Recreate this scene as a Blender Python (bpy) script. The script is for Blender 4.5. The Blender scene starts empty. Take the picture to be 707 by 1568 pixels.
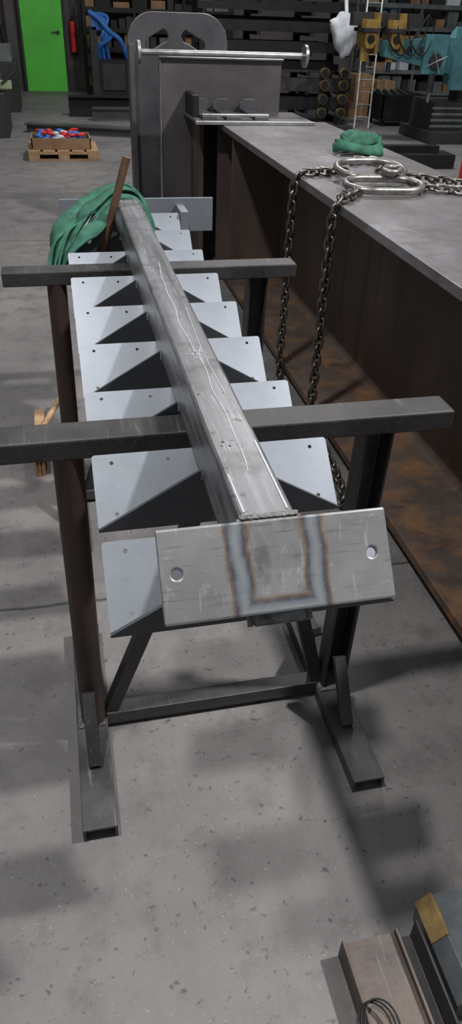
import bpy, bmesh, math, random
from mathutils import Vector, Matrix
random.seed(7)
S=1.6
sc=bpy.context.scene
try:
    sc.view_settings.view_transform='Standard'
    sc.view_settings.look='None'
except Exception as e: print(e)
def lin(c):
    c=c/255.0
    return c/12.92 if c<=.04045 else ((c+.055)/1.055)**2.4
def L(r,g,b): return (lin(r),lin(g),lin(b),1)

# ---------------- materials ----------------
def base_mat(name):
    m=bpy.data.materials.new(name);m.use_nodes=True
    nt=m.node_tree;b=nt.nodes['Principled BSDF']
    return m,nt,b
def noise(nt,scale,detail=6,stretch=(1,1,1),rough=.6,loc=(0,0,0)):
    tc=nt.nodes.new('ShaderNodeTexCoord');mp=nt.nodes.new('ShaderNodeMapping')
    mp.inputs['Scale'].default_value=stretch;mp.inputs['Location'].default_value=loc
    n=nt.nodes.new('ShaderNodeTexNoise');n.inputs['Scale'].default_value=scale
    n.inputs['Detail'].default_value=detail;n.inputs['Roughness'].default_value=rough
    nt.links.new(tc.outputs['Object'],mp.inputs['Vector']);nt.links.new(mp.outputs['Vector'],n.inputs['Vector'])
    return n.outputs['Fac']
def ramp(nt,fac,stops,interp='LINEAR'):
    r=nt.nodes.new('ShaderNodeValToRGB');r.color_ramp.interpolation=interp
    e=r.color_ramp.elements
    e[0].position=stops[0][0];e[0].color=stops[0][1];e[1].position=stops[-1][0];e[1].color=stops[-1][1]
    for p,c in stops[1:-1]:
        x=e.new(p);x.color=c
    nt.links.new(fac,r.inputs['Fac']);return r.outputs['Color']
def mix(nt,fac,a,b,mode='MIX'):
    m=nt.nodes.new('ShaderNodeMix');m.data_type='RGBA';m.blend_type=mode
    for k,v in ((0,fac),(6,a),(7,b)):
        if isinstance(v,bpy.types.NodeSocket): nt.links.new(v,m.inputs[k])
        else: m.inputs[k].default_value=v
    return m.outputs[2]
def math_(nt,op,a,b=0.0,c=None):
    m=nt.nodes.new('ShaderNodeMath');m.operation=op
    for k,v in enumerate((a,b) if c is None else (a,b,c)):
        if isinstance(v,bpy.types.NodeSocket): nt.links.new(v,m.inputs[k])
        else: m.inputs[k].default_value=v
    return m.outputs[0]
W=(1,1,1,1);K=(0,0,0,1)
def G(v): return (v,v,v,1)
def simple(name,c1,c2,scale=8,rough=.6,metal=0.0,stretch=(1,1,1),bump=0.0,scr=0.0,spot=None):
    m,nt,b=base_mat(name)
    n=noise(nt,scale,6,stretch)
    col=ramp(nt,n,[(.32,L(*c1)),(.68,L(*c2))])
    if scr>0:
        s=noise(nt,14,3,(9,.5,9),.5,(3,1,2))
        s2=noise(nt,60,4,(1,1,1),.7,(1,4,2))
        col=mix(nt,ramp(nt,s,[(.6,K),(.75,G(scr))]),col,L(180,183,187))
        if spot is None: spot=scr
        col=mix(nt,ramp(nt,s2,[(.35,G(spot)),(.45,K)]),col,L(66,64,64))
    nt.links.new(col,b.inputs['Base Color'])
    b.inputs['Metallic'].default_value=metal
    rr=math_(nt,'MULTIPLY_ADD',n,.25,rough-.12);nt.links.new(rr,b.inputs['Roughness'])
    if bump:
        bn=nt.nodes.new('ShaderNodeBump');bn.inputs['Strength'].default_value=bump;bn.inputs['Distance'].default_value=.004
        nt.links.new(noise(nt,scale*9,5),bn.inputs['Height']);nt.links.new(bn.outputs[0],b.inputs['Normal'])
    return m
M={}
M['tread']=simple('mill_steel_sheet',(128,133,141),(146,151,159),2.0,.42,.4,scr=.10,spot=.08)
M['gusset']=simple('mill_steel_gusset',(64,67,72),(82,85,90),6,.6,.2)
M['dark']=simple('dark_section_steel',(50,48,49),(76,74,74),7,.5,.4,scr=.14,bump=.15,spot=.3)
M['pipe']=simple('rusty_pipe_steel',(50,48,48),(82,62,54),5,.5,.4,bump=.1)
M['foot']=simple('foot_channel_steel',(66,65,66),(96,94,94),9,.45,.5,scr=.2,spot=.3)
M['black']=simple('black_painted_steel',(16,16,18),(32,31,32),6,.6,.2)
M['plateA']=simple('bluish_mill_scale_plate',(74,73,78),(112,110,114),1.6,.40,.5,scr=.15)
M['plateB']=simple('mill_scale_plate',(84,80,82),(116,111,113),1.6,.42,.45,scr=.15)
M['bright']=simple('bright_steel',(150,150,152),(190,190,192),10,.35,.75)
M['chain']=simple('galvanised_chain_steel',(112,110,106),(168,165,160),20,.35,.8)
M['chaindk']=simple('oily_chain_steel',(80,77,73),(134,129,123),25,.35,.8)
M['green']=simple('green_webbing',(30,74,60),(60,116,95),18,.85,0,(1,1,1),.4)
M['wood']=simple('pallet_wood',(140,110,80),(180,148,112),6,.8,0,(1,6,1))
M['card']=simple('cardboard',(120,92,68),(158,126,94),4,.85)
M['brownrod']=simple('rusty_round_bar',(78,58,46),(118,92,72),10,.6,.2)
M['doorgreen']=simple('green_painted_door',(78,188,60),(98,212,74),1.5,.45)
M['teal']=simple('teal_machine_paint',(56,100,108),(86,138,144),4,.5)
M['yellow']=simple('worn_yellow_paint',(126,100,50),(172,140,72),7,.55,bump=.2)
M['ochre']=simple('flaking_ochre_paint',(112,92,54),(150,124,74),30,.7,bump=.4)
M['dirtyyellow']=simple('dirty_yellow_paint',(70,58,34),(120,98,52),9,.6)
M['blue']=simple('blue_hose',(36,88,165),(62,125,200),5,.5)
M['red']=simple('red_paint',(186,30,40),(214,50,54),4,.5)
M['white']=simple('white_plastic_film',(180,184,194),(220,225,230),5,.6)
M['alu']=simple('aluminium',(110,112,114),(146,148,150),8,.4,.6)
M['machgrey']=simple('grey_machine_paint',(80,86,86),(112,118,116),4,.55)
M['machdark']=simple('dark_machine_casting',(30,31,33),(54,54,54),4,.6)
M['palegreen']=simple('pale_green_paint',(124,142,108),(152,170,134),4,.6)
M['wall']=simple('painted_block_wall',(74,71,70),(102,97,94),1.2,.85)
M['blueboard']=simple('blue_panel',(60,150,185),(90,180,210),2,.6)
M['mark']=simple('chalk_and_glint_paint',(166,169,173),(194,196,198),30,.7)
M['weld']=simple('weld_bead',(84,80,78),(170,168,166),120,.35,.7,bump=.6)
M['bristle']=simple('broom_bristle',(130,98,72),(170,135,100),60,.9)
M['rustsection']=simple('rusty_offcut',(70,64,62),(106,94,87),8,.6,.35,scr=.25,bump=.3)
M['offplate']=simple('offcut_plate',(92,97,101),(130,134,137),5,.45,.45,scr=.2)

def tube_mat():
    m,nt,b=base_mat('box_section_steel')
    s=noise(nt,5,4,(8,.35,8),.55);s2=noise(nt,26,5,(6,.4,6),.6,(2,3,1));n=noise(nt,9,6);n3=noise(nt,40,5,(1,1,1),.7,(6,1,1))
    col=ramp(nt,s,[(.3,L(92,92,95)),(.5,L(116,116,119)),(.7,L(144,145,149))])
    col=mix(nt,ramp(nt,s2,[(.58,K),(.72,G(.45))]),col,L(196,198,202))
    col=mix(nt,ramp(nt,n,[(.34,G(.6)),(.46,K)]),col,L(76,74,75))
    col=mix(nt,ramp(nt,n3,[(.34,G(.7)),(.4,K)]),col,L(62,58,57))
    nt.links.new(col,b.inputs['Base Color']);b.inputs['Metallic'].default_value=.5
    nt.links.new(math_(nt,'MULTIPLY_ADD',s,.3,.26),b.inputs['Roughness'])
    return m
M['tube']=tube_mat()

def baseplate_mat(ax,ay):
    m,nt,b=base_mat('heat_tinted_base_plate')
    tc=nt.nodes.new('ShaderNodeTexCoord');sp=nt.nodes.new('ShaderNodeSeparateXYZ')
    nt.links.new(tc.outputs['Object'],sp.inputs[0])
    wob=noise(nt,16,4)
    w=math_(nt,'MULTIPLY_ADD',wob,.024,-.012)
    dx=math_(nt,'SUBTRACT',math_(nt,'ABSOLUTE',math_(nt,'ADD',sp.outputs[0],w)),ax)
    dy=math_(nt,'SUBTRACT',math_(nt,'MULTIPLY',sp.outputs[1],-1.0),ay)
    d=math_(nt,'ABSOLUTE',math_(nt,'MAXIMUM',dx,dy))
    f=math_(nt,'MULTIPLY',d,1/.023)
    n=noise(nt,7,6);n2=noise(nt,45,5,(1,1,1),.7);n5=noise(nt,26,6,(1,.5,1),.7,(3,3,3))
    plain=ramp(nt,n,[(.3,L(116,116,118)),(.7,L(144,144,145))])
    plain=mix(nt,ramp(nt,n2,[(.58,K),(.68,G(.4))]),plain,L(182,182,182))
    sc_=noise(nt,12,3,(1.2,14,1),.5,(5,1,1))
    plain=mix(nt,ramp(nt,sc_,[(.58,K),(.70,G(.5))]),plain,L(86,84,82))
    sc2=noise(nt,9,3,(14,1.5,1),.5,(2,7,1))
    plain=mix(nt,ramp(nt,sc2,[(.62,K),(.72,G(.45))]),plain,L(182,182,182))
    mid=math_(nt,'LESS_THAN',math_(nt,'ABSOLUTE',sp.outputs[0]),ax*.7)
    plain=mix(nt,math_(nt,'MULTIPLY',mid,ramp(nt,n5,[(.48,K),(.62,G(.6))])),plain,L(84,78,74))
    tint=ramp(nt,f,[(0,L(136,142,146)),(.25,L(108,118,128)),(.45,L(64,66,76)),(.6,L(86,66,56)),(.8,L(120,100,78)),(1,L(138,134,124))])
    fac=ramp(nt,f,[(.0,G(.65)),(.45,G(.9)),(.65,G(.85)),(1.0,K)])
    blotch=ramp(nt,n2,[(.3,G(.5)),(.55,W)])
    col=mix(nt,mix(nt,1.0,fac,blotch,'MULTIPLY'),plain,tint)
    nt.links.new(col,b.inputs['Base Color']);b.inputs['Metallic'].default_value=.35;b.inputs['Roughness'].default_value=.4
    return m
def rust_web():
    m,nt,b=base_mat('rusty_girder_web')
    tc=nt.nodes.new('ShaderNodeTexCoord');sp=nt.nodes.new('ShaderNodeSeparateXYZ');nt.links.new(tc.outputs['Object'],sp.inputs[0])
    n=noise(nt,2.2,6,(1,1,.35));n2=noise(nt,5,8,(1,1,.4),.7,(3,3,3))
    col=ramp(nt,n,[(.3,L(70,61,58)),(.5,L(92,79,72)),(.7,L(114,99,92))])
    col=mix(nt,ramp(nt,n2,[(.5,K),(.72,G(.45))]),col,L(122,92,68))
    low=math_(nt,'MULTIPLY_ADD',sp.outputs[2],-2.0,.74)
    lf=math_(nt,'MULTIPLY',low,n2)
    col=mix(nt,ramp(nt,lf,[(.31,K),(.45,G(.65))]),col,L(142,101,60))
    drip=noise(nt,5,4,(1,1.6,.08),.5,(8,8,8))
    col=mix(nt,ramp(nt,drip,[(.6,K),(.66,G(.45))]),col,L(50,43,41))
    nt.links.new(col,b.inputs['Base Color']);b.inputs['Roughness'].default_value=.6;b.inputs['Metallic'].default_value=.15
    return m
M['web']=rust_web()
def flange():
    m,nt,b=base_mat('girder_flange_steel')
    n=noise(nt,3,8,(1,.5,1),.65);n2=noise(nt,10,8,(1,1,1),.75,(4,4,4))
    col=ramp(nt,n,[(.3,L(88,85,88)),(.5,L(112,109,113)),(.7,L(138,136,141))])
    col=mix(nt,ramp(nt,n2,[(.48,K),(.62,G(.55))]),col,L(98,80,70))
    nt.links.new(col,b.inputs['Base Color']);b.inputs['Roughness'].default_value=.42;b.inputs['Metallic'].default_value=.35
    return m
M['flange']=flange()
def concrete():
    m,nt,b=base_mat('worn_concrete_floor')
    n=noise(nt,1.1,8,(1,1,1),.65);n2=noise(nt,7,8,(1,1,1),.7,(2,5,0));n3=noise(nt,55,4,(1,1,1),.6,(1,1,0));n4=noise(nt,120,2,(1,1,1),.5,(7,1,0))
    col=ramp(nt,n,[(.3,L(94,91,91)),(.5,L(112,109,108)),(.7,L(128,125,123))])
    col=mix(nt,ramp(nt,n2,[(.35,G(.6)),(.5,K)]),col,L(84,81,81))
    col=mix(nt,ramp(nt,n3,[(.3,G(.75)),(.38,K)]),col,L(56,54,54))
    col=mix(nt,ramp(nt,n4,[(.68,K),(.74,G(.4))]),col,L(156,153,150))
    tc=nt.nodes.new('ShaderNodeTexCoord');sp=nt.nodes.new('ShaderNodeSeparateXYZ');nt.links.new(tc.outputs['Object'],sp.inputs[0])
    wj=noise(nt,6,4)
    y=math_(nt,'ADD',sp.outputs[1],math_(nt,'MULTIPLY',wj,.03))
    for yy in (1.11*S+.015-3.65*S,3.86*S+.015-3.65*S,7.0*S-3.65*S):
        d=math_(nt,'ABSOLUTE',math_(nt,'SUBTRACT',y,yy))
        col=mix(nt,ramp(nt,math_(nt,'MULTIPLY',d,100),[(.35,G(.8)),(.9,K)]),col,L(46,44,43))
    nt.links.new(col,b.inputs['Base Color']);nt.links.new(math_(nt,'MULTIPLY_ADD',n2,.3,.45),b.inputs['Roughness'])
    bn=nt.nodes.new('ShaderNodeBump');bn.inputs['Strength'].default_value=.25;bn.inputs['Distance'].default_value=.003
    nt.links.new(n3,bn.inputs['Height']);nt.links.new(bn.outputs[0],b.inputs['Normal'])
    return m
M['floor']=concrete()

# ---------------- builder (units of S; z = height above floor) ----------------
class B:
    def __init__(s,name,parent=None,bevel=0.0,smooth=False):
        s.name=name;s.bm=bmesh.new();s.mats=[];s.parent=parent;s.bevel=bevel;s.smooth=smooth
    def mi(s,m):
        if m not in s.mats:s.mats.append(m)
        return s.mats.index(m)
    def faces(s,vs,fs,m,smooth=False):
        bv=[s.bm.verts.new(v) for v in vs];i=s.mi(m)
        for f in fs:
            try:
                fc=s.bm.faces.new([bv[k] for k in f]);fc.material_index=i;fc.smooth=smooth
            except ValueError: pass
    def box(s,x0,x1,y0,y1,z0,z1,m):
        v=[(x,y,z) for x in(x0,x1) for y in(y0,y1) for z in(z0,z1)]
        s.faces(v,[(0,1,3,2),(4,6,7,5),(0,4,5,1),(2,3,7,6),(0,2,6,4),(1,5,7,3)],m)
    def sweep(s,prof,p,q,m,up=(0,0,1),smooth=False,q_scale=1,caps=True):
        p=Vector(p);q=Vector(q);d=(q-p).normalized();u=Vector(up)
        a=d.cross(u)
        if a.length<1e-4:a=d.cross(Vector((0,1,0)))
        a.normalize();u=a.cross(d).normalized();n=len(prof)
        v=[p+a*x+u*y for x,y in prof]+[q+(a*x+u*y)*q_scale for x,y in prof]
        fs=[(i,(i+1)%n,n+(i+1)%n,n+i) for i in range(n)]
        s.faces(v,fs,m,smooth)
        if caps:
            s.faces(v[:n],[tuple(range(n))[::-1]],m);s.faces(v[n:],[tuple(range(n))],m)
    def bar(s,p,q,w,h,m,up=(0,0,1)):
        s.sweep([(-w/2,-h/2),(w/2,-h/2),(w/2,h/2),(-w/2,h/2)],p,q,m,up)
    def chan(s,p,q,w,h,t,m,up=(0,0,1)):
        s.sweep([(-w/2,-h/2),(-w/2+t,-h/2),(-w/2+t,h/2-t),(w/2-t,h/2-t),(w/2-t,-h/2),(w/2,-h/2),(w/2,h/2),(-w/2,h/2)],p,q,m,up)
    def cyl(s,p,q,r,m,n=20,r2=None):
        s.sweep([(r*math.cos(2*math.pi*i/n),r*math.sin(2*math.pi*i/n)) for i in range(n)],p,q,m,smooth=True,q_scale=(r2/r if r2 else 1))
    def prism(s,pts,axis,a,b,m):
        def P(u,v,w): return {'x':(w,u,v),'y':(u,w,v),'z':(u,v,w)}[axis]
        n=len(pts);v=[P(x,y,a) for x,y in pts]+[P(x,y,b) for x,y in pts]
        s.faces(v,[tuple(range(n)),tuple(range(n,2*n))[::-1]]+[(i,(i+1)%n,n+(i+1)%n,n+i)[::-1] for i in range(n)],m)
    def tubepath(s,pts,r,m,n=10,closed=False,flat=1.0):
        pts=[Vector(p) for p in pts];N=len(pts);rings=[];prev=None;i_=s.mi(m)
        for i,p in enumerate(pts):
            d=(pts[(i+1)%N]-pts[i-1]) if closed else (pts[min(i+1,N-1)]-pts[max(i-1,0)])
            d.normalize()
            if prev is None:
                a=d.cross(Vector((0,0,1)))
                if a.length<.1:a=d.cross(Vector((0,1,0)))
            else: a=prev-d*prev.dot(d)
            a.normalize();prev=a;b=d.cross(a)
            rings.append([s.bm.verts.new(p+a*r*math.cos(2*math.pi*k/n)+b*r*flat*math.sin(2*math.pi*k/n)) for k in range(n)])
        for i in range(N if closed else N-1):
            A=rings[i];C=rings[(i+1)%N];off=0
            if closed and i==N-1:
                off=min(range(n),key=lambda o:(A[0].co-C[o].co).length)
            for k in range(n):
                f=s.bm.faces.new((A[k],A[(k+1)%n],C[(k+1+off)%n],C[(k+off)%n]));f.material_index=i_;f.smooth=True
        if not closed:
            for R in(rings[0],rings[-1]):
                f=s.bm.faces.new(R);f.material_index=i_
    def ribbon(s,pts,w,t,m,side):
        pts=[Vector(p) for p in pts];N=len(pts);rings=[];i_=s.mi(m)
        for i,p in enumerate(pts):
            d=(pts[min(i+1,N-1)]-pts[max(i-1,0)]).normalized();a=Vector(side(i));a=(a-d*a.dot(d)).normalized();b=d.cross(a)
            rings.append([s.bm.verts.new(p+a*x*w/2+b*y*t/2) for x,y in((-1,-1),(0,-1.3),(1,-1),(1,1),(0,1.3),(-1,1))])
        for i in range(N-1):
            for k in range(6):
                f=s.bm.faces.new((rings[i][k],rings[i][(k+1)%6],rings[i+1][(k+1)%6],rings[i+1][k]));f.material_index=i_;f.smooth=True
        for R in(rings[0],rings[-1]): s.bm.faces.new(R).material_index=i_
    def sphere(s,c,r,m,sub=2,scale=(1,1,1),jit=0,wave=0,taper=0):
        t=bmesh.new();bmesh.ops.create_icosphere(t,subdivisions=sub,radius=1)
        t.verts.ensure_lookup_table();t.verts.index_update()
        vs=[]
        for v in t.verts:
            k=1+random.uniform(-jit,jit)
            if wave: k+=wave*(math.sin(v.co.x*7+v.co.z*3)+math.sin(v.co.z*6-v.co.x*4+1)+.6*math.sin(v.co.x*15))
            kt=1+taper*v.co.z
            vs.append((c[0]+v.co.x*r*scale[0]*k*kt,c[1]+v.co.y*r*scale[1]*k*kt,c[2]+v.co.z*r*scale[2]*k))
        fs=[tuple(v.index for v in f.verts) for f in t.faces];t.free()
        s.faces(vs,fs,m,True)
    def done(s):
        bmesh.ops.recalc_face_normals(s.bm,faces=s.bm.faces)
        co=[v.co for v in s.bm.verts]
        mn=Vector([min(c[i] for c in co) for i in range(3)]);mx=Vector([max(c[i] for c in co) for i in range(3)])
        org=Vector(((mn.x+mx.x)/2,(mn.y+mx.y)/2,mn.z))*S
        me=bpy.data.meshes.new(s.name)
        s.bm.transform(Matrix.Scale(S,4))
        s.bm.transform(Matrix.Translation(-org))
        s.bm.to_mesh(me);s.bm.free()
        for m in s.mats: me.materials.append(M[m] if isinstance(m,str) else m)
        o=bpy.data.objects.new(s.name,me);sc.collection.objects.link(o);o.location=org
        if s.bevel:
            bv=o.modifiers.new('bevel','BEVEL');bv.width=s.bevel;bv.segments=2;bv.limit_method='ANGLE';bv.angle_limit=math.radians(40)
        if s.parent:
            o.parent=s.parent
        return o
def empty(name):
    o=bpy.data.objects.new(name,None);sc.collection.objects.link(o);o.empty_display_size=.1;return o
def cut(o,cutter):
    md=o.modifiers.new('cut','BOOLEAN');md.object=cutter;md.operation='DIFFERENCE';md.solver='EXACT'
    if len(o.modifiers)>1: o.modifiers.move(len(o.modifiers)-1,0)
    dg=bpy.context.evaluated_depsgraph_get();dg.update()
    me=bpy.data.meshes.new_from_object(o.evaluated_get(dg))
    o.modifiers.clear();o.data=me
    bpy.data.objects.remove(cutter)

# ---------------- room ----------------
fl=B('floor');fl.box(-4,9,-4,11.3,-.06,0,'floor');fl=fl.done()
w=B('wall_back');w.box(-4,9,11.3,11.4,0,3,'wall');w.done()
w=B('wall_left');w.box(-4.1,-4,-4,11.3,0,3,'wall');w.done()
w=B('wall_right');w.box(9,9.1,-4,11.3,0,3,'wall');w.done()
w=B('wall_front');w.box(-4,9,-4.1,-4,0,3,'wall');w.done()
d=B('door_1',bevel=.01)
d.box(-.25,.27,11.22,11.295,0,1.4,'doorgreen')
d.box(-.28,-.25,11.2,11.295,0,1.43,'machdark');d.box(.27,.30,11.2,11.295,0,1.43,'machdark')
d.box(-.28,.3,11.2,11.295,1.4,1.44,'machdark')
d.cyl((.2,11.2,.66),(.2,11.22,.66),.02,'machdark');d.bar((.2,11.19,.66),(.12,11.19,.66),.012,.012,'machdark')
d.done()

# ---------------- stair stringer ----------------
stair=empty('steel_stair_stringer')
T0,T1=.1265,.1785;cx=.1525;zt,zb=.635,.563
t=B('box_section_spine',stair,bevel=.006)
t.prism([(.484,zt),(.424,zb),(1.93,zb),(1.86,zt)],'x',T0,T1,'tube');t.done()
wb=B('weld_bead',stair)
wp=[(T0-.001+(T1-T0+.002)*i/26,.487+.0006*math.sin(i*2.1),zt+.0008) for i in range(27)]
wb.tubepath(wp,.0028,'weld',8)
for sx in(T0-.001,T1+.001):
    wb.tubepath([(sx,.487-.06*i/14,zt-.072*i/14) for i in range(15)],.0026,'weld',8)
for yy in(.62,.73,.98,1.22,1.44):
    for q in range(3): wb.sphere((cx+random.uniform(-.02,.02),yy+random.uniform(-.01,.01),zt),.0016,'weld',1,(1,1.4,.5))
wb.done()
mk=B('chalk_and_glint_marks',stair)
def line2(pts,wd=.0012):
    i_=mk.mi('mark');z=zt+.0006
    P=[Vector((x,y,z)) for x,y in pts];vs=[]
    for i,p in enumerate(P):
        dd=(P[min(i+1,len(P)-1)]-P[max(i-1,0)]).normalized();a=Vector((-dd.y,dd.x,0))*wd/2
        vs.append((mk.bm.verts.new(p+a),mk.bm.verts.new(p-a)))
    for i in range(len(vs)-1):
        f=mk.bm.faces.new((vs[i][0],vs[i][1],vs[i+1][1],vs[i+1][0]));f.material_index=i_
pts=[];y=1.25
while y>.56:
    pts.append((cx+.003*math.sin(y*11)+.0015*math.sin(y*31+1)+.001*math.sin(y*57),y));y-=.008
line2(pts,.0009)
pts=[(cx+.013+.003*math.sin(y_*13),y_) for y_ in [1.02-.01*i for i in range(30)]];line2(pts,.0007)
for k in range(7):
    a=k*math.pi/3.5+.3;r=.015+.006*(k%2)
    line2([(cx+.003,.845),(cx+.003+r*math.cos(a)*.8,.845+r*math.sin(a)*1.3)],.0008)
line2([(cx+.003+.008*math.cos(a*.6),.845+.012*math.sin(a*.6)) for a in range(11)],.0008)
line2([(cx-.020,.496),(cx-.0205,.56)],.0014)  # straight pair by the near end: bright edge reflections drawn as pale strips
line2([(cx+.020,.496),(cx+.0205,.62)],.0016)
mk.done()

# base plate (tilted) with heat tint
ang=math.atan2(.06,.052)
bp=bpy.data.meshes.new('base_plate');bm=bmesh.new()
bw=.2055*S;bh=.081*S;bt=.006*S
bmesh.ops.create_cube(bm,size=1,matrix=Matrix.Diagonal((bw,bh,bt,1)))
bm.to_mesh(bp);bm.free();bp.materials.append(baseplate_mat(.034*S,.037*S))
bo=bpy.data.objects.new('base_plate',bp);sc.collection.objects.link(bo);bo.parent=stair
bo.location=(cx*S+.002,(.456-.004)*S,(.605+.003)*S);bo.rotation_euler=(ang,0,0)
c=B('cutter');
for dx in(-.087,.087):
    c.cyl((cx+dx,.40,.67),(cx+dx,.50,.555),.0046,'black',24)
co=c.done()
bpy.context.view_layer.update()
cut(bo,co)
bv=bo.modifiers.new('b','BEVEL');bv.width=.003;bv.segments=2;bv.limit_method='ANGLE'

# tread brackets
dy,dz=.070,.0585
def tread_mesh():
    x0,x1=.0073,.297;th=.0028
    b=B('tread_plate')
    nrm=Vector((0,-dz,dy)).normalized()*th
    c=.004
    def arc(cx_,cy_,a0): return [(cx_+c*math.cos(math.radians(a0+i*22.5)),cy_+c*math.sin(math.radians(a0+i*22.5))) for i in range(5)]
    Ls=math.hypot(dy,dz)
    prof=arc(x1-c,c,-90)+arc(x1-c,Ls-c,0)+arc(x0+c,Ls-c,90)+arc(x0+c,c,180)
    e=Vector((0,dy,dz))/Ls
    v0=[Vector((x,0,0))+e*s_ for x,s_ in prof];v1=[v-nrm for v in v0];n=len(prof)
    b.faces(v0+v1,[tuple(range(n)),tuple(range(n,2*n))[::-1]]+[(i,n+i,n+(i+1)%n,(i+1)%n) for i in range(n)],'tread')
    b.bm.transform(Matrix.Translation((0,.667,.5045)))
    o=b.done()
    cc=B('c')
    for x,s_ in [(.030,.080),(.097,.079),(.030,.017),(.275,.080),(.208,.079),(.275,.017)]:
        p=Vector((x,.667,.5045))+e*s_;cc.cyl(p+nrm*4,p-nrm*6,.0024,'black',16)
    co=cc.done();bpy.context.view_layer.update();cut(o,co)
    return o
tm=tread_mesh()
gm=B('gusset_plate')
gm.prism([(.0073,.5045),(.297,.5045),(.297,.507),(T1+.001,.577),(T1+.001,.562),(T0-.001,.562),(T0-.001,.577),(.0073,.507)],'y',.6625,.6665,'gusset')
gm=gm.done()
PITCH=.169
for n in range(-1,8):
    off=Vector((0,PITCH*n*S,0))
    if n==0: a,g=tm,gm
    else:
        a=tm.copy();g=gm.copy();sc.collection.objects.link(a);sc.collection.objects.link(g)
        a.location=tm.location+off;g.location=gm.location+off
    a.name='tread_plate_%d'%(n+2);g.name='gusset_%d'%(n+2)
    a.parent=stair;g.parent=stair
ep=B('landing_plate',stair,bevel=.002)
ep.box(-.0,.40,1.985,1.993,.50,.585,'tread')
ep.box(.30,.32,1.9,1.985,.50,.57,'tread')
ep.box(T0,T1,1.90,1.985,.565,.60,'tube')
ep.done()

# ---------------- trestles ----------------
def trestle(name,yc,xl=-.13,xr=.497,braces=True):
    e=empty(name)
    b=B('top_rail',e,bevel=.004);b.box(xl,xr,yc-.0245,yc+.0245,.535,.563,'dark');b.done()
    b=B('leg_1',e);b.cyl((-.021,yc-.005,.535),(-.028,yc-.012,.02),.0195,'pipe',28);b.done()
    b=B('leg_2',e,bevel=.004);b.chan((.396,yc,.535),(.388,yc-.005,.028),.042,.038,.004,'dark',(0,1,0));b.done()
    b=B('floor_frame',e,bevel=.002)
    for x in(-.031,.383):
        b.chan((x,yc-.21,.0135),(x,yc+.21,.0135),.050,.027,.004,'foot')
        b.bar((x,yc-.105,.03),(x,yc-.035,.118),.020,.012,'foot',(0,1,0))
        b.bar((x,yc+.105,.03),(x,yc+.03,.118),.020,.012,'foot',(0,1,0))
        b.box(x-.022,x+.022,yc-.03,yc+.02,.027,.031,'weld')
    b.bar((-.006,yc,.022),(.358,yc,.022),.028,.026,'foot')
    if braces:
        b.bar((.0,yc,.03),(.185,yc,.535),.022,.022,'dark',(0,1,0))
        b.bar((.362,yc,.03),(.235,yc,.535),.022,.022,'dark',(0,1,0))
    b.done();return e
trestle('steel_trestle',.8015);trestle('steel_trestle',1.478,-.124,.476)

# ---------------- girder ----------------
g=B('plate_girder',bevel=.003)
X0,X1=.675,1.145;ft=.022;ZT=.61
g.box(X0,X1,.15,3.25,ZT-ft,ZT,'flange')
g.box(X0,X1,.15,3.25,.02,.02+ft,'web')
g.box(.902,.918,.15,3.25,.02+ft,ZT-ft,'web')
g.box(X0,X1,3.25,3.28,.02,ZT,'web')
g.box(X0+.01,.902,3.02,3.035,.02+ft,ZT-ft,'web')
g.box(.918,X1-.01,3.02,3.035,.02+ft,ZT-ft,'web')
for s_ in(-1,1):
    xx=.902 if s_<0 else .918
    g.prism([(xx,.042),(xx+s_*.02,.042),(xx,.062)],'y',.15,3.25,'web')
g.done()
for y in(2.6,.5):
    gb=B('timber_bearer',bevel=.003);gb.box(.70,1.12,y,y+.06,0,.0195,'wood');gb.done()

ea=empty('girder_end_bracket')
b=B('end_plate',ea,bevel=.004);b.box(.472,1.0,3.50,3.53,0,.815,'plateB')
b.box(.466,.472,3.49,3.535,0,.82,'bright');b.box(.466,1.006,3.49,3.535,.815,.822,'bright')
b.box(.60,.62,3.285,3.50,0,.60,'web');b.box(1.0,1.02,3.3,3.53,0,.6,'web');b.done()
b=B('shelf_plates',ea,bevel=.002)
b.box(.565,1.06,3.17,3.495,.612,.622,'plateB');b.box(.563,1.062,3.163,3.17,.611,.6235,'bright')
for x in(.60,.70,.82):
    b.box(x,x+.06,3.22,3.48,.622,.634,'plateA')
    b.prism([(x-.01,.634),(x+.07,.634),(x+.07,.66),(x+.05,.675),(x+.01,.675),(x-.01,.66)],'y',3.46,3.475,'plateA')
b.box(.60,.88,3.22,3.25,.634,.642,'bright')
b.box(.575,.60,3.30,3.495,.622,.70,'black');b.done()
b=B('locating_rod',ea);b.cyl((.385,3.48,.836),(1.10,3.48,.836),.0115,'bright',20)
for x in(.38,1.095): b.cyl((x-.006,3.48,.836),(x+.006,3.48,.836),.042,'bright',28)
b.done()

def roundplate(name,x0,x1,y0,y1,zt_,r,m):
    pts=[(x0,0),(x1,0)]+[(x1-r+r*math.cos(math.radians(a)),zt_-r+r*math.sin(math.radians(a))) for a in range(0,91,6)]+[(x0+r+r*math.cos(math.radians(a)),zt_-r+r*math.sin(math.radians(a))) for a in range(90,181,6)]
    b=B(name,bevel=.004);b.prism(pts,'y',y0,y1,m);return b
rp=roundplate('slotted_lifting_plate',.372,.835,3.86,3.90,.972,.12,'plateA')
rp.prism([(.372,0),(.395,0),(.395,.85),(.372,.85)],'y',3.80,3.86,'plateA')
rp=rp.done()
c=B('c')
for x,z in((.505,.865),(.675,.865)):
    n=24;pr=[]
    for i in range(n):
        a=2*math.pi*i/n;ox=.028 if math.cos(a)>0 else -.028
        pr.append((x+ (ox+.026*math.cos(a)),z+.026*math.sin(a)+ (ox*.6 if x<.6 else -ox*.6)))
    c.prism(pr,'y',3.7,4.0,'black')
co=c.done();bpy.context.view_layer.update();cut(rp,co)

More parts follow.
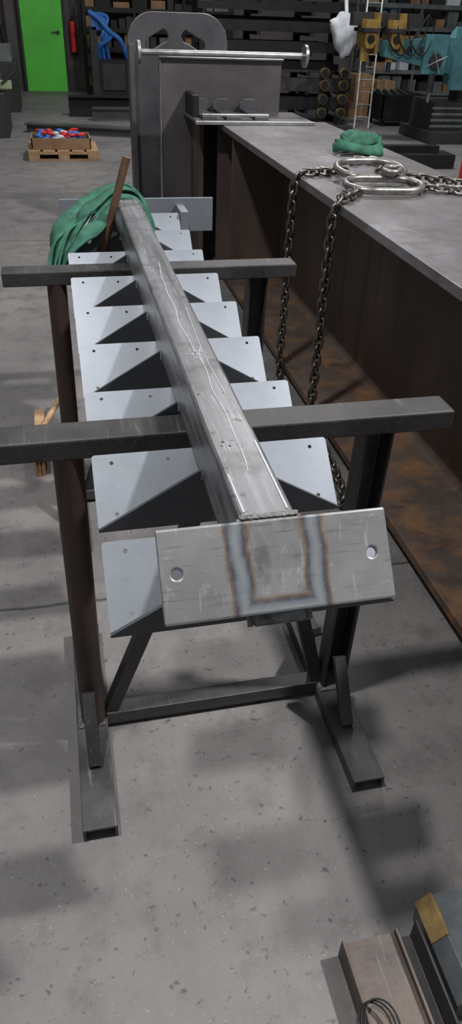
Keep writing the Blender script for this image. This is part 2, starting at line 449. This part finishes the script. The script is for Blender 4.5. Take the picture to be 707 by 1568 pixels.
# ---------------- chain ----------------
def link_pts(L_,W_,n=10):
    r=W_/2;h=L_/2-r;P=[]
    for i in range(n+1):
        a=-math.pi/2+math.pi*i/n;P.append(Vector((h+r*math.cos(a),r*math.sin(a),0)))
    for i in range(n+1):
        a=math.pi/2+math.pi*i/n;P.append(Vector((-h+r*math.cos(a),r*math.sin(a),0)))
    return P
def chain(b,path,m,pitch=.0262,r=.0043,W_=.0215):
    path=[Vector(p) for p in path]
    Ls=[0]
    for i in range(1,len(path)):Ls.append(Ls[-1]+(path[i]-path[i-1]).length)
    def at(s_):
        for i in range(1,len(path)):
            if s_<=Ls[i]: 
                t_=(s_-Ls[i-1])/(Ls[i]-Ls[i-1]);return path[i-1].lerp(path[i],t_)
        return path[-1]
    n=int(Ls[-1]/pitch)
    base=link_pts(pitch+2*r*1.05+.001,W_)
    for i in range(n):
        p=at(i*pitch);q=at((i+1)*pitch);d=(q-p).normalized();c_=(p+q)/2
        ref=Vector((0,0,1)) if abs(d.z)<.8 else Vector((0,1,0))
        a=ref.cross(d).normalized();n_=d.cross(a)
        roll=(math.pi/4 if i%2 else -math.pi/4)+random.uniform(-.15,.15)
        A=a*math.cos(roll)+n_*math.sin(roll)
        b.tubepath([c_+d*v.x+A*v.y for v in base],r,m,8,True)
ch=B('lifting_chain')
zc=ZT+.013
chain(ch,[(.82,2.12,zc),(.76,2.125,zc),(.70,2.115,zc),(.668,2.10,zc-.002),(.657,2.10,zc-.03),(.655,2.10,.02),(.64,2.05,.012),(.62,1.98,.012)],'chaindk')
chain(ch,[(.765,1.87,zc),(.71,1.80,zc),(.668,1.765,zc-.002),(.657,1.76,zc-.03),(.655,1.76,.02),(.645,1.65,.012),(.64,1.5,.012),(.625,1.39,.012),(.60,1.33,.012)],'chaindk')
chain(ch,[(.93,1.93,zc+.004),(.97,1.885,zc),(1.02,1.865,zc),(1.07,1.83,zc),(1.10,1.78,zc),(1.152,1.75,zc-.002),(1.162,1.74,zc-.04),(1.163,1.74,.3)],'chain')
chain(ch,[(.98,2.04,zc),(1.03,2.00,zc),(1.08,1.94,zc),(1.152,1.90,zc-.002),(1.162,1.9,zc-.04),(1.163,1.9,.35)],'chaindk')
chain(ch,[(.93,2.15,zc),(.98,2.20,zc),(.99,2.27,zc),(.93,2.31,zc),(.88,2.26,zc)],'chain')
def ring(c_,L_,W_,r,yaw,tilt,roll=0,m='chain'):
    mt=Matrix.Translation(c_)@Matrix.Rotation(yaw,4,'Z')@Matrix.Rotation(tilt,4,'Y')@Matrix.Rotation(roll,4,'X')
    ch.tubepath([mt@v for v in link_pts(L_,W_,16)],r,m,14,True)
ring((.845,1.905,ZT+.018),.205,.125,.0095,-.10,.0,.06)
ring((.865,2.055,ZT+.030),.195,.14,.0095,.05,-.0,.14)
ring((.955,2.11,ZT+.024),.085,.045,.0075,1.2,.0)
ring((.90,1.985,ZT+.040),.08,.042,.0075,1.0,.0)
ch.done()

def crv(pts,n=10):
    P=[Vector(p) for p in pts];out=[]
    for i in range(len(P)-1):
        p0=P[max(i-1,0)];p1=P[i];p2=P[i+1];p3=P[min(i+2,len(P)-1)]
        for k in range(n):
            t_=k/n;out.append(.5*((2*p1)+(-p0+p2)*t_+(2*p0-5*p1+4*p2-p3)*t_*t_+(-p0+3*p1-3*p2+p3)*t_**3))
    out.append(P[-1]);return out
sl=B('coiled_webbing_sling')
for k in range(5):
    z=ZT+.014+.007*k;o=random.uniform(-.01,.01)
    P=[(1.0+o+math.cos(a)*.085*(1-.09*k),2.50+math.sin(a)*.06*(1-.1*k)+o,z+.007*math.sin(a*2+k)+.006) for a in [i*math.pi/6 for i in range(13)]]
    sl.ribbon(crv(P,4),.026,.004,'green',lambda i:(0,.6,1))
for k in range(3):
    P=[(.93+.03*k,2.46,ZT+.02),(.98+.02*k,2.50,ZT+.058),(1.04,2.53-.02*k,ZT+.05),(1.09,2.52,ZT+.02)]
    sl.ribbon(crv(P,6),.026,.004,'green',lambda i:(.2,1,.3))
sl.done()
# sling over the stringer
sl=B('webbing_sling')
for k in range(6):
    o=k*.015;j=random.uniform(-.006,.006);z=.004*(k%3)
    P=[(.216+j,1.72+o,.50),(.208+j,1.735+o,.57),(.190,1.75+o,.620),(.165,1.755+o,.639+z),(.125,1.75+o,.640+z),(.092-.003*k,1.73+o,.618+z),(.060-.004*k,1.70+o*.7,.592+z*2),(.030-.006*k,1.67+o*.5,.562+.005*k),(.006-.006*k,1.63+o*.3,.525+.005*k),(-.012-.004*k,1.60+o*.2,.475+.006*k),(-.020-.002*k,1.59+o*.2,.425+.012*k)]
    sl.ribbon(crv(P,6),.034+.006*(k%2),.004,'green',lambda i,k=k:(.3*math.sin(i*.17+k),1,.45*math.sin(i*.11+k*2)))
P=[(.115,1.70,.628),(.08,1.66,.60),(.045,1.62,.585),(.01,1.60,.555),(-.016,1.59,.51),(-.028,1.59,.46),(-.022,1.59,.41)]
sl.ribbon(crv(P,6),.032,.004,'green',lambda i:(.3,1,.5))
P=[(.06,1.76,.60),(.02,1.78,.578),(-.01,1.74,.55),(-.025,1.69,.51),(-.028,1.65,.46)]
sl.ribbon(crv(P,6),.034,.004,'green',lambda i:(.2,1,.1))
sl.done()
r=B('rusty_round_bar');r.cyl((.082,1.66,.535),(.148,1.66,.735),.0088,'brownrod',16);r.done()

b=B('broom_head',bevel=.003)
b.box(-.125,-.098,1.60,1.86,.045,.062,'wood')
for i in range(26):
    y=1.605+i*.01
    for x in(-.122,-.113,-.104): b.cyl((x,y,.046),(x+random.uniform(-.004,.004),y+random.uniform(-.003,.003),0.0),.004,'bristle',6,r2=.005)
b.cyl((-.11,1.73,.06),(-.02,1.95,.10),.008,'wood',10)
b.done()

# ---------------- foreground offcuts ----------------
b=B('rusty_channel_offcut',bevel=.002)
b.sweep([(-.038,-.02),(-.034,-.02),(-.034,.008),(.034,.008),(.034,-.02),(.038,-.02),(.038,.022),(.034,.022),(.034,.012),(-.034,.012),(-.034,.022),(-.038,.022)],(.295,.372,.02),(.297,.0,.02),'rustsection')
b.done()
b=B('angle_offcut',bevel=.002);b.sweep([(-.010,0),(.010,0),(.010,.004),(-.006,.004),(-.006,.045),(-.010,.045)],(.352,.375,.0),(.350,.02,.0),'dark');b.done()
b=B('painted_plate_offcut',bevel=.003)
b.prism([(.372,.0),(.52,.0),(.52,.060),(.385,.060),(.368,.040)],'y',.275,.395,'offplate')
b.prism([(.369,.041),(.385,.0605),(.388,.0605),(.388,.0615),(.384,.0615),(.367,.042)],'y',.345,.397,'ochre')
b.prism([(.41,.0605),(.52,.0605),(.52,.0615),(.41,.0615)],'y',.30,.315,'rustsection')
b.done()
b=B('coiled_wire')
for k in range(3):
    b.tubepath([(.262+.02*math.cos(a)+.004*k,.27+.03*math.sin(a),.046+.003*k+.002*math.sin(3*a)) for a in [i*math.pi/12 for i in range(24)]],.0012,'black',6,True)
b.done()
b=B('steel_washer')
b.tubepath([(.72+.006*math.cos(a),.72+.006*math.sin(a),.0022) for a in [i*math.pi/8 for i in range(16)]],.0022,'bright',8,True);b.done()

# ---------------- background ----------------
p=B('timber_pallet',bevel=.003)
for i in range(5): p.box(-.19+i*.108,-.10+i*.108,6.08,6.55,.06,.072,'wood')
for y in(6.08,6.28,6.50):
    p.box(-.19,.333,y,y+.05,.045,.06,'wood');p.box(-.19,.333,y,y+.05,0,.012,'wood')
    for x in(-.19,.03,.25): p.box(x,x+.083,y,y+.05,.012,.045,'wood')
p.done()
p=B('cardboard_tray');x0,x1,y0,y1=-.16,.28,6.12,6.45
p.box(x0,x1,y0,y1,.073,.08,'card')
for a in((x0,x1,y0,y0+.008),(x0,x1,y1-.008,y1),(x0,x0+.008,y0,y1),(x1-.008,x1,y0,y1)): p.box(*a,.08,.15,'card')
p.done()
p=B('heap_of_strap_bundles')
for i in range(70):
    p.sphere((random.uniform(-.11,.23),random.uniform(6.16,6.41),random.uniform(.11,.18)),.022,random.choice(['red','red','blue','white','blue']),1,(1.6,1,.7),.3)
p.done()
def ibeam(b,p,q,w,h,t,m): b.sweep([(-w/2,0),(w/2,0),(w/2,t),(t/2,t),(t/2,h-t),(w/2,h-t),(w/2,h),(-w/2,h),(-w/2,h-t),(-t/2,h-t),(-t/2,t),(-w/2,t)],p,q,m)
p=B('steel_beam_stock');ibeam(p,(-.22,7.6,0),(.85,7.25,0),.12,.075,.012,'plateA');p.done()
p=B('steel_beam_stock');ibeam(p,(.20,8.75,0),(1.0,8.75,0),.14,.19,.014,'black');p.done()
p=B('steel_beam_stock');ibeam(p,(.42,8.4,0),(1.0,8.4,0),.12,.12,.014,'plateA');p.done()
m_=B('bandsaw_machine',bevel=.01)
m_.box(-.95,-.36,7.2,7.9,0,.34,'machdark');m_.box(-1.0,-.40,7.15,7.95,.34,.38,'palegreen')
m_.box(-.52,-.40,7.5,7.75,.38,.75,'machgrey')
m_.cyl((-.50,7.45,.62),(-.50,7.60,.62),.12,'machgrey',32);m_.cyl((-.50,7.44,.62),(-.50,7.45,.62),.09,'machdark',32)
m_.box(-.95,-.45,7.4,7.7,.74,.94,'machgrey');m_.cyl((-.45,7.4,.84),(-.45,7.7,.84),.10,'machgrey',32)
m_.box(-.42,-.30,7.3,7.42,.36,.42,'palegreen');m_.cyl((-.38,7.3,.40),(-.25,7.3,.50),.012,'machdark')
m_.box(-.60,-.30,9.0,9.6,0,.45,'machdark');m_.box(-.56,-.34,9.1,9.5,.45,.60,'machgrey');m_.done()
m_=B('welding_set_with_blue_hoses',bevel=.008)
m_.box(.64,1.0,10.4,10.8,.03,.42,'black');m_.box(.68,.96,10.38,10.4,.1,.38,'machdark')
for x in(.7,.94): m_.cyl((x,10.44,.03),(x,10.47,.03),.03,'machdark')
m_.box(.56,.64,10.4,10.7,.03,.75,'machdark')
for k in range(3):
    m_.tubepath(crv([(.66+.06*k,10.5,.42),(.66+.04*k,10.42,.55+.03*k),(.80-.05*k,10.38,.66),(.68+.05*k,10.42,.78+.03*k),(.58+.04*k,10.5,.88)],6),.030-.004*k,'blue',10)
m_.tubepath(crv([(.56,10.4,.9),(.68,10.36,.82),(.80,10.36,.70),(.92,10.4,.62),(1.0,10.45,.44)],6),.028,'blue',10)
m_.box(.58,.70,10.40,10.45,.72,.86,'blue')
m_.done()
def rack(name,x0,x1,y0,y1,H,lv,mats,up='black',dens=1.0):
    b=B(name)
    nx=max(2,int((x1-x0)/.8)+1)
    for i in range(nx+1):
        x=x0+(x1-x0)*i/nx
        for y in(y0,y1): b.box(x-.015,x+.015,y-.015,y+.015,0,H,up)
    for k in range(lv):
        z=.08+(H-.1)*k/lv;b.box(x0,x1,y0,y1,z,z+.015,up);b.box(x0,x1,y0-.02,y0-.005,z-.02,z+.03,up)
        x=x0+.03
        while x<x1-.1:
            w_=random.uniform(.06,.2);h_=random.uniform(.35,.85)*(H-.1)/lv*.95
            if random.random()<dens: b.box(x,min(x+w_,x1-.02),y0+random.uniform(.01,.05),y1-.05,z+.016,z+.016+h_,random.choice(mats))
            x+=w_+random.uniform(.01,.06)
    b.done()
rack('storage_rack',.52,2.4,10.85,11.15,1.35,6,['card','black','machdark','machgrey','machdark'])
rack('storage_rack',4.2,8.2,10.85,11.15,1.35,5,['card','machgrey','machgrey','wood','machdark','black','white'],'machgrey')
rack('storage_rack',-2.6,-.45,10.85,11.15,1.35,4,['machdark','black','machgrey','card'])
b=B('cantilever_profile_rack')
for x in(1.55,2.1,2.65,3.05):
    b.box(x-.03,x+.03,8.75,8.82,0,1.3,'black');b.box(x-.03,x+.03,8.2,8.82,0,.05,'black')
    for k in range(7): b.box(x-.02,x+.02,8.25,8.76,.10+.17*k,.13+.17*k,'black')
for k in range(7):
    for j in range(9):
        y=8.28+j*.05;z=.131+.17*k;hh=random.choice([.02,.03,.045,.06,.09,.12])
        x0=1.45+random.uniform(0,.3);x1=3.15-random.uniform(0,.3)
        mm=random.choice(['black','black','black','machdark','dark','plateA'])
        b.chan((x0,y,z+hh/2),(x1,y,z+hh/2),.035,hh,.005,mm)
b.done()
b=B('white_plastic_bag')
b.sphere((2.93,8.05,.80),.17,'white',4,(.85,.5,1.1),.008,.05,.45);b.sphere((2.84,8.04,.90),.06,'white',3,(1.5,.6,.7),.01,.08)
b.cyl((2.93,8.05,.95),(2.96,8.2,1.10),.02,'white',8);b.done()
b=B('yellow_roller_stand',bevel=.004)
b.box(2.55,3.0,7.72,7.98,.0,.05,'machdark')
for x in(2.66,2.86):
    b.box(x-.01,x+.01,7.8,7.9,.05,.5,'machdark')
    for z in(.16,.28,.40,.50): b.cyl((x,7.74,z),(x,7.79,z),.045,'dirtyyellow',20);b.cyl((x,7.735,z),(x,7.74,z),.038,'black',16)
b.done()
b=B('aluminium_ladder')
A0,A1=Vector((3.08,7.9,0)),Vector((3.28,8.45,1.4));off=Vector((.14,-.04,0))
b.bar(A0,A1,.014,.028,'alu');b.bar(A0+off,A1+off,.014,.028,'alu')
for k in range(1,13): b.cyl(A0.lerp(A1,k/13),A0.lerp(A1,k/13)+off,.007,'alu',10)
b.done()
for (x,y,z,w_,h_) in((3.36,8.85,0,.30,.15),(3.42,8.88,.1505,.24,.14),(3.68,8.9,0,.26,.2),(3.70,8.92,.2005,.22,.16),(3.43,8.9,.291,.2,.13)):
    b=B('cardboard_box',bevel=.004);b.box(x,x+w_,y,y+.26,z,z+h_,'card');b.box(x+w_/2-.015,x+w_/2+.015,y-.0015,y+.2615,z+.01,z+h_,'wood');b.done()
b=B('steel_stillage_bin',bevel=.005)
b.box(3.45,3.95,8.1,8.5,.05,.07,'black')
for a in((3.45,3.95,8.1,8.12),(3.45,3.95,8.48,8.5),(3.45,3.47,8.1,8.5),(3.93,3.95,8.1,8.5)): b.box(*a,.07,.30,'black')
for x in(3.46,3.90):
    for y in(8.11,8.45): b.box(x,x+.04,y,y+.04,0,.05,'black')
for k in range(5): b.bar((3.5+.08*k,8.14,.26+.01*k),(3.52+.08*k,8.46,.31),.03,.03,'machdark')
b.done()
b=B('radial_drilling_machine',bevel=.01)
b.box(3.45,4.35,6.9,7.6,0,.10,'machdark');b.cyl((3.88,7.2,.10),(3.88,7.2,.2),.22,'machdark',32)
b.cyl((3.88,7.2,.2),(3.88,7.2,1.3),.14,'machdark',32)
b.prism([(2.95,.68),(3.30,.62),(3.60,.56),(3.62,.48),(4.2,.46),(4.2,.92),(3.66,.92),(3.60,.84),(2.95,.80)],'y',7.02,7.16,'teal')
b.box(3.60,3.74,6.95,7.02,.44,.92,'teal');b.cyl((3.99,7.12,.42),(3.99,7.12,1.0),.17,'teal',32)
for x in(3.05,3.17,3.29): b.cyl((x,7.01,.74),(x,7.02,.74),.026,'machdark',20)
b.cyl((3.80,6.96,.76),(3.80,7.02,.76),.045,'yellow',24)
b.box(3.30,3.52,6.97,7.02,.56,.86,'teal');b.cyl((3.41,6.94,.66),(3.41,6.97,.66),.06,'machdark',24)
b.cyl((3.41,6.98,.42),(3.41,6.98,.56),.03,'machdark',20);b.cyl((3.41,6.98,.34),(3.41,6.98,.42),.014,'bright',16)
for k in range(4):
    a=k*math.pi/2+.4;b.cyl((3.41,6.93,.66),(3.41+.1*math.cos(a),6.92,.66+.1*math.sin(a)),.006,'bright',8)
for x in(2.78,3.02):
    b.prism([(x-.05,.78),(x-.03,.74),(x+.03,.74),(x+.05,.78),(x+.05,.95),(x-.05,.95)],'y',6.98,7.2,'yellow');b.cyl((x,7.08,.64),(x,7.08,.75),.038,'yellow',20);b.cyl((x,7.08,.56),(x,7.08,.64),.02,'machdark',16)
    b.box(x-.075,x+.075,6.96,7.22,.86,.89,'machdark');b.box(x+.055,x+.085,7.0,7.1,.7,1.0,'yellow')
    b.cyl((x,6.96,.81),(x,6.98,.81),.03,'black',20)
b.box(2.65,3.3,7.1,7.2,.90,1.0,'machdark')
for k in range(3): b.tubepath(crv([(2.9+.1*k,7.0,1.0),(2.95+.1*k,6.97,.80),(3.08+.1*k,6.97,.70),(3.2+.08*k,6.98,.86),(3.3,7.0,1.0)],6),.007,'black',8)
b.box(3.5,4.0,7.0,7.5,.1,.34,'machdark')
for k in range(4): b.box(3.48,4.02,6.99,7.0,.13+.05*k,.15+.05*k,'machgrey')
b.done()
b=B('window_1');b.box(4.55,4.85,11.27,11.298,.85,1.5,'blueboard')
for x in(4.53,4.69,4.85): b.box(x,x+.02,11.25,11.298,.83,1.52,'white')
b.box(4.53,4.87,11.25,11.298,.83,.85,'white');b.done()
b=B('steel_channel_stock');
for k in range(4): b.chan((2.2,5.75+.07*k,.05),(3.1,5.72+.07*k,.05),.06,.10,.008,random.choice(['black','plateA']))
b.chan((2.2,5.85,.125),(3.0,5.83,.125),.08,.05,.008,'black');b.done()
b=B('red_gas_cylinder');b.cyl((2.745,4.8,0),(2.745,4.8,.42),.07,'red',28);b.sphere((2.745,4.8,.42),.07,'red',3,(1,1,.8));b.cyl((2.745,4.8,.46),(2.745,4.8,.52),.02,'bright',12);b.done()
b=B('fire_extinguisher');b.cyl((.39,11.22,.45),(.39,11.22,.75),.04,'red',20);b.sphere((.39,11.22,.75),.04,'red',2);b.cyl((.39,11.22,.77),(.39,11.22,.84),.015,'black',10);b.box(.35,.43,11.262,11.295,.42,.8,'machdark');b.done()

# ---------------- lights ----------------
wd=bpy.data.worlds.new('World');sc.world=wd;wd.use_nodes=True
bg=wd.node_tree.nodes['Background'];bg.inputs[0].default_value=(.90,.95,1,1);bg.inputs[1].default_value=.29
def area(name,loc,target,size,power,col=(1,1,1)):
    l=bpy.data.lights.new(name,'AREA');l.shape='DISK';l.size=size;l.energy=power;l.color=col
    o=bpy.data.objects.new(name,l);sc.collection.objects.link(o);o.location=loc
    o.rotation_euler=(Vector(target)-Vector(loc)).to_track_quat('-Z','Y').to_euler();return o
area('highbay_lamp_1',(-1.2,1.0,6.5),(.3,1,0),.4,240,(1,.99,.97))
area('highbay_lamp_2',(4.3,.7,6.5),(.3,1.2,0),.3,520,(1,.99,.98))
area('highbay_lamp_3',(3,10,6.5),(3,10,0),.8,280,(1,.98,.96))

# ---------------- camera ----------------
cd=bpy.data.cameras.new('camera');cam=bpy.data.objects.new('camera',cd);sc.collection.objects.link(cam)
cd.sensor_fit='VERTICAL';cd.sensor_height=36;cd.lens=36*1088/1568;cd.clip_end=200;cd.clip_start=.02
th,ps,rho=math.radians(35.4),math.radians(13.7),.04
F=Vector((math.sin(ps)*math.cos(th),math.cos(ps)*math.cos(th),-math.sin(th)));R=Vector((math.cos(ps),-math.sin(ps),0));U=R.cross(F)
R2=R*math.cos(rho)+U*math.sin(rho);U2=U*math.cos(rho)-R*math.sin(rho)
mt=Matrix((R2,U2,-F)).transposed().to_4x4();mt.translation=Vector((0,0,S));cam.matrix_world=mt
sc.camera=cam
